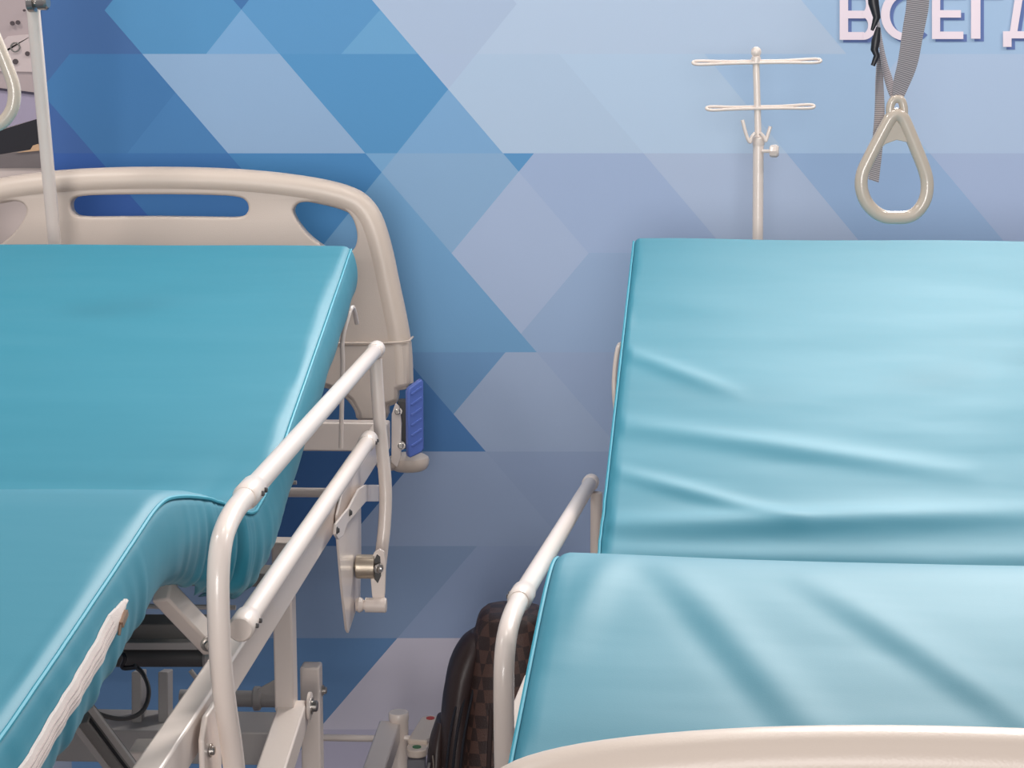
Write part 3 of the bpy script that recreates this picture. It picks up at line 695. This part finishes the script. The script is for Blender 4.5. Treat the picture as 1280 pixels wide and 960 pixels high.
# ------------------------------------------------------------------ drip stand on the right bed
P0 = at(949, 330, 3.68); T0 = at(945, 66, 3.68)
iv = thing('drip_stand', 'cream drip pole with two crossbars standing behind the right mattress', 'drip stand', (P0.x, P0.y, .74))
ZI = 3.68
def A(x, y, dz=0): return at(x, y, ZI+dz)
base = Vector((P0.x+.004, P0.y, .74))
rod('lower_tube', [base, A(948, 178)], .0108, iv, n=20)
rod('upper_tube', [A(948, 180), A(945, 74)], .0068, iv, n=16)
mb = MB(); q = A(945, 74); mb.lathe(q, (0, 0, 1), [(-.010, .0070), (-.008, .0095), (.004, .0095), (.006, .007), (.008, .009), (.014, .0105), (.020, .009), (.024, .004)], 18); mb.build('pole_tip', 'paint', iv)
def crossbar(y, xl, xr, loopL):
    # bent wire hooks: out, back along itself with a slightly wider eye
    for s, xe in ((-1, xl), (1, xr)):
        w1, w2 = (1.2, 2.8) if s < 0 else (-1.4, .6)
        pts = [A(945.5, y-.6), A(945.5+s*.5*abs(xe-945), y+w1*.5-.6), A(xe-s*8, y+w1-2.2), A(xe, y+w1-1.2), A(xe, y+w2, -.004), A(xe-s*8, y+w2+1.2, -.008), A(945.5+s*.5*abs(xe-945), y+w2*.6+.8, -.006), A(945.5, y+1.6, -.006)]
        rod('hook_bar', pts, .0030, iv, n=10, sm=2)
crossbar(77, 866, 1026, 1); crossbar(134, 883, 1018, 1)
for s, pts in ((-1, [(944, 166), (939, 172), (938, 180), (933, 170), (928, 150)]), (1, [(950, 166), (956, 172), (957, 178), (960, 168), (963, 158)])):
    rod('bag_hook', [A(x, y, -.012) for x, y in pts], .0036, iv, n=10, sm=2)
mb = MB(); mb.lathe(A(948, 180), (0, 0, 1), [(-.004, .0108), (0, .0122), (.012, .0122), (.014, .009)], 18); mb.build('pole_collar', 'paint', iv)
k0 = A(952, 189, -.01); kd = Vector((1, -.25, .02)); mb = MB(); mb.lathe(k0, kd, [(0, .0035), (.016, .0035), (.0162, .010), (.020, .0125), (.030, .0125), (.034, .009)], 8); mb.build('clamp_knob', 'paint', iv)

# ------------------------------------------------------------------ lifting poles, grab handles and their straps
def lifting_pole(fr, u, v, zb, pts, label, knob=None):
    base = fr(u, v, zb)
    t_ = thing('lifting_pole', label, 'lifting pole', tuple(base))
    rod('pole', pts, .0125, t_, n=20, sm=3)
    if knob:
        mb = MB(); mb.lathe(knob, (1, -.2, .05), [(-.012, .016), (0, .016), (.001, .008), (.006, .008), (.007, .013), (.022, .014), (.026, .010)], 16); mb.build('clamp_knob', 'steel', t_)['label'] = 'chrome clamp knob'
    return t_
a, c_ = at(69.5, 316, 3.60), at(40.5, 0, 3.48); dv = (c_-a); 
Lp0 = a-dv*(.36/dv.z)
hookL = at(-28, -260, 2.93)
lifting_pole(LB, 0, 0, 0, [Lp0, a, c_, a+dv*1.9, a+dv*2.1+Vector((0, -.03, 0)), Vector((hookL.x, hookL.y-.05, hookL.z+.06)), Vector((hookL.x, hookL.y-.2, hookL.z+.07))],
             'leaning cream lifting pole rising in front of the left headboard', at(44, 4, 3.47)).location
hookR = at(1122, -240, 2.93)
rb0 = RB(.452, .12, .80)
lifting_pole(RB, .452, .12, .80, [rb0, rb0+Vector((0, 0, .6)), rb0+Vector((0, -.02, 1.20)), rb0+Vector((-.05, -.10, 1.33)), Vector((hookR.x+.03, hookR.y+.1, hookR.z+.055)), Vector((hookR.x, hookR.y, hookR.z+.03)), Vector((hookR.x-.04, hookR.y-.12, hookR.z+.03))],
             'cream lifting pole beyond the right edge that carries the right grab handle')
for o in [x for x in bpy.data.objects if x.name.startswith('lifting_pole')]: pass

def grab(cx, cy, Z, label, m):
    """triangular hand grip; (cx,cy) is the apex of the triangle in the frame"""
    t_ = thing('grab_handle', label, 'grab handle', tuple(at(cx, cy+150, Z)))
    S = lambda x, y, dz=0: at(cx+x, cy+y, Z+dz)
    ring = [(0, 8), (7, 12), (11, 20), (33, 73), (38, 90), (38, 106), (34, 120), (24, 133), (12, 138), (0, 138), (-14, 138), (-28, 131), (-40, 117), (-45, 100), (-44, 84), (-37, 68), (-12, 20), (-7, 12)]
    MB().tube(smooth_path([S(x, y) for x, y in ring], 2, True), .0104, 16, True).build('grip_ring', m, t_)
    # web in the top corner and the slotted lug for the strap
    MB().prism([S(x, y, -.004) for x, y in ((0, 16), (10, 30), (20, 50), (14, 44), (0, 41), (-14, 46), (-20, 52), (-10, 30))], (0, .008, 0)).build('grip_web', m, t_, bevel=.001)
    MB().tube(smooth_path([S(x, y) for x, y in ((-8, 12), (-9, 0), (-5, -9), (0, -11), (6, -9), (9, 0), (9, 12))], 2), .0066, 12).build('strap_lug', m, t_)
    return t_
grab(1121, 134, 2.93, 'beige triangular grab handle hanging over the right mattress', 'ivory')
grab(-20, 20, 2.93, 'beige triangular grab handle hanging at the far left edge', 'ivory')
def ribbon(mb, pts, wid, th_=.0016):
    """pts: (x, y, Z, half width px vector x, y, depth twist)"""
    P = [(at(x, y, Z), at(x+wx, y+wy, Z+wz)-at(x-wx, y-wy, Z-wz)) for x, y, Z, wx, wy, wz in pts]
    Q = smooth_path([p for p, _ in P], 3); Wd = smooth_path([w_ for _, w_ in P], 3); n = len(Q); vs_ = []; uv = []; s = 0
    for i in range(n):
        if i: s += (Q[i]-Q[i-1]).length
        t = (Q[min(n-1, i+1)]-Q[max(0, i-1)]).normalized(); nrm = t.cross(Wd[i]).normalized()*th_/2
        vs_ += [Q[i]-Wd[i]/2-nrm, Q[i]+Wd[i]/2-nrm, Q[i]+Wd[i]/2+nrm, Q[i]-Wd[i]/2+nrm]; uv += [(0, s), (wid, s), (wid, s), (0, s)]
    k = len(mb.v); mb.add(vs_, [(i*4+a_, i*4+(a_+1) % 4, (i+1)*4+(a_+1) % 4, (i+1)*4+a_) for i in range(n-1) for a_ in range(4)]+[(3, 2, 1, 0), tuple((n-1)*4+a_ for a_ in range(4))])
    mb.uvl = getattr(mb, 'uvl', [])+uv
def build_ribbon(name, ribs, parent):
    mb = MB()
    for r_ in ribs: ribbon(mb, r_, .03)
    uvl = mb.uvl; me = bpy.data.meshes.new(name); inv = WM[parent.name].inverted(); me.from_pydata([inv @ v for v in mb.v], [], mb.f); me.update()
    ul = me.uv_layers.new(name='UVMap')
    for lp in me.loops: ul.data[lp.index].uv = uvl[lp.vertex_index]
    me.materials.append(M['web']); o = bpy.data.objects.new(name, me); C.objects.link(o); o.parent = parent; return o
st = thing('webbing_strap', 'grey ribbed strap with black buckle above the right grab handle', 'strap', tuple(at(1121, 128, 2.93)))
build_ribbon('webbing', [[(1136, -238, 2.93, 12, 1, .002), (1146, -60, 2.93, 13, 2, .003), (1149, 0, 2.93, 14, 2, .004), (1141, 40, 2.93, 13, 2, .004), (1135, 80, 2.93, 12, 3, .005), (1125, 108, 2.93, 9, 4, .004), (1121, 126, 2.93, 5, 3, .002)]], st)
build_ribbon('webbing', [[(1119, 126, 2.935, 3, -2, .003), (1112, 105, 2.94, 5, -2, .006), (1104, 75, 2.945, 3, -1, .010), (1099, 40, 2.945, 1.5, 0, .011), (1094, 0, 2.945, 1.5, 0, .011), (1096, -238, 2.935, 2, 0, .011)]], st)
build_ribbon('strap_tail', [[(1100, 66, 2.952, 3, 0, .009), (1099, 100, 2.955, 4.5, 0, .008), (1100, 140, 2.957, 6, 0, .006), (1097, 180, 2.957, 6.5, 1, .006), (1092, 226, 2.955, 6, 2, .005)]], st)
mb = MB()
for pts, rr in (([(1093, -42), (1090, -18), (1092, 4), (1096, 22), (1090, 38)], (.0052, .0080, .0085, .0060, .0025)), ([(1098, 34), (1095, 50), (1093, 62), (1096, 70), (1091, 82)], (.0035, .0070, .0062, .0050, .0035))):
    mb.tube([at(x, y, 2.93) for x, y in pts], list(rr), 12, ell=(1.0, .8), up=(1, 0, 0))
mb.build('buckle', 'black', st)['label'] = 'black plastic buckle'
st2 = thing('webbing_strap', 'grey ribbed strap above the left edge of the picture', 'strap', tuple(at(-20, 14, 2.93)))
build_ribbon('webbing', [[(-24, -255, 2.93, 12, 1, .002), (-18, -120, 2.93, 12, 2, .003), (-16, -40, 2.93, 12, 2, .003), (-20, 10, 2.93, 5, 3, .002)]], st2)

# ------------------------------------------------------------------ backpack between the beds
bp = thing('backpack', 'brown checked backpack standing beside the right bed', 'backpack', tuple(at(610, 960, 3.5)*1.0))
bpx = at(609, 900, 3.33); G0 = Vector((bpx.x, bpx.y, 0)); bp.location = G0; WM[bp.name] = Matrix.Translation(G0)
def blob(name, prof, yc, depth, m, parent, ex=2.6, n=28, wob=0):
    """stack of superellipse rings: prof = (z, x0, x1, depth factor)"""
    mb = MB(); vs_ = []
    P = smooth_path([Vector((z, x0, x1)) for z, x0, x1, _ in prof], 2); Df = smooth_path([Vector((d, 0, 0)) for *_, d in prof], 2)
    for (p, d_) in zip(P, Df):
        cx, hx, hy = (p.y+p.z)/2, (p.z-p.y)/2, depth*d_.x
        for k in range(n):
            a = 2*math.pi*k/n; c, s = math.cos(a), math.sin(a)
            dn = wob*nz(p.x*14+k, k*.7, 31)
            vs_.append(G0+Vector((cx*.96+(hx*.97+dn)*math.copysign(abs(c)**(2/ex), c), yc+(hy+dn)*math.copysign(abs(s)**(2/ex), s), p.x*1.055)))
    m_ = len(P); mb.add(vs_, [(i*n+k, i*n+(k+1) % n, (i+1)*n+(k+1) % n, (i+1)*n+k) for i in range(m_-1) for k in range(n)]+[tuple(range(n))[::-1], tuple((m_-1)*n+k for k in range(n))])
    return mb.build(name, m, parent)
blob('bag_body', [(0, -.04, .11, .8), (.01, -.065, .125, .95), (.10, -.07, .13, 1), (.28, -.066, .13, 1), (.42, -.050, .128, .98), (.52, -.034, .122, .95), (.575, -.022, .116, .88), (.600, -.010, .108, .7), (.606, .01, .09, .3)], 0, .095, 'check', bp, wob=.003)
blob('front_pocket', [(0, -.09, -.03, .7), (.01, -.105, -.03, .9), (.18, -.112, -.03, 1), (.30, -.098, -.028, 1), (.42, -.090, -.025, .98), (.50, -.078, -.012, .9), (.545, -.052, .0, .7), (.562, -.030, .010, .4)], 0, .078, 'bagdark', bp, ex=2.3, wob=.002)
blob('lower_pocket', [(0, -.115, -.08, .7), (.02, -.124, -.08, .9), (.24, -.124, -.08, 1), (.35, -.118, -.08, .9), (.40, -.100, -.08, .5)], 0, .065, 'bagdark', bp, ex=2.3)
for off, z0 in ((-.040, .53), (-.052, .51), (-.026, .548)):
    rod('zip_line', [G0+Vector((off-.030, -.083, .02)), G0+Vector((off-.032, -.088, .20)), G0+Vector((off-.022, -.086, .38)), G0+Vector((off-.004, -.074, .48)), G0+Vector((off+.016, -.040, z0)), G0+Vector((off+.022, 0, z0+.015))], .0026, bp, 'black', 8, 2)
for x_, h_ in ((.006, .50), (.026, .53), (.060, .55)):
    rod('bag_piping', [G0+Vector((x_-.006, -.096, .01)), G0+Vector((x_-.006, -.099, .25)), G0+Vector((x_, -.096, .42)), G0+Vector((x_+.006, -.078, h_+.03)), G0+Vector((x_+.010, -.05, h_+.07))], .0042, bp, 'bagdark', 8, 2)
rod('carry_handle', [G0+Vector((.012, 0, .56)), G0+Vector((.016, -.01, .598)), G0+Vector((.030, -.012, .618)), G0+Vector((.075, -.012, .612)), G0+Vector((.095, 0, .56))], .009, bp, 'check', 12, 2)
rod('zip_pull', [G0+Vector((-.106, -.070, .36)), G0+Vector((-.112, -.076, .335)), G0+Vector((-.120, -.072, .305))], .0032, bp, 'steel', 8, 1)
rod('zip_pull', [G0+Vector((-.100, -.074, .375)), G0+Vector((-.098, -.076, .35)), G0+Vector((-.104, -.076, .30))], .0014, bp, 'nickel', 8, 1)
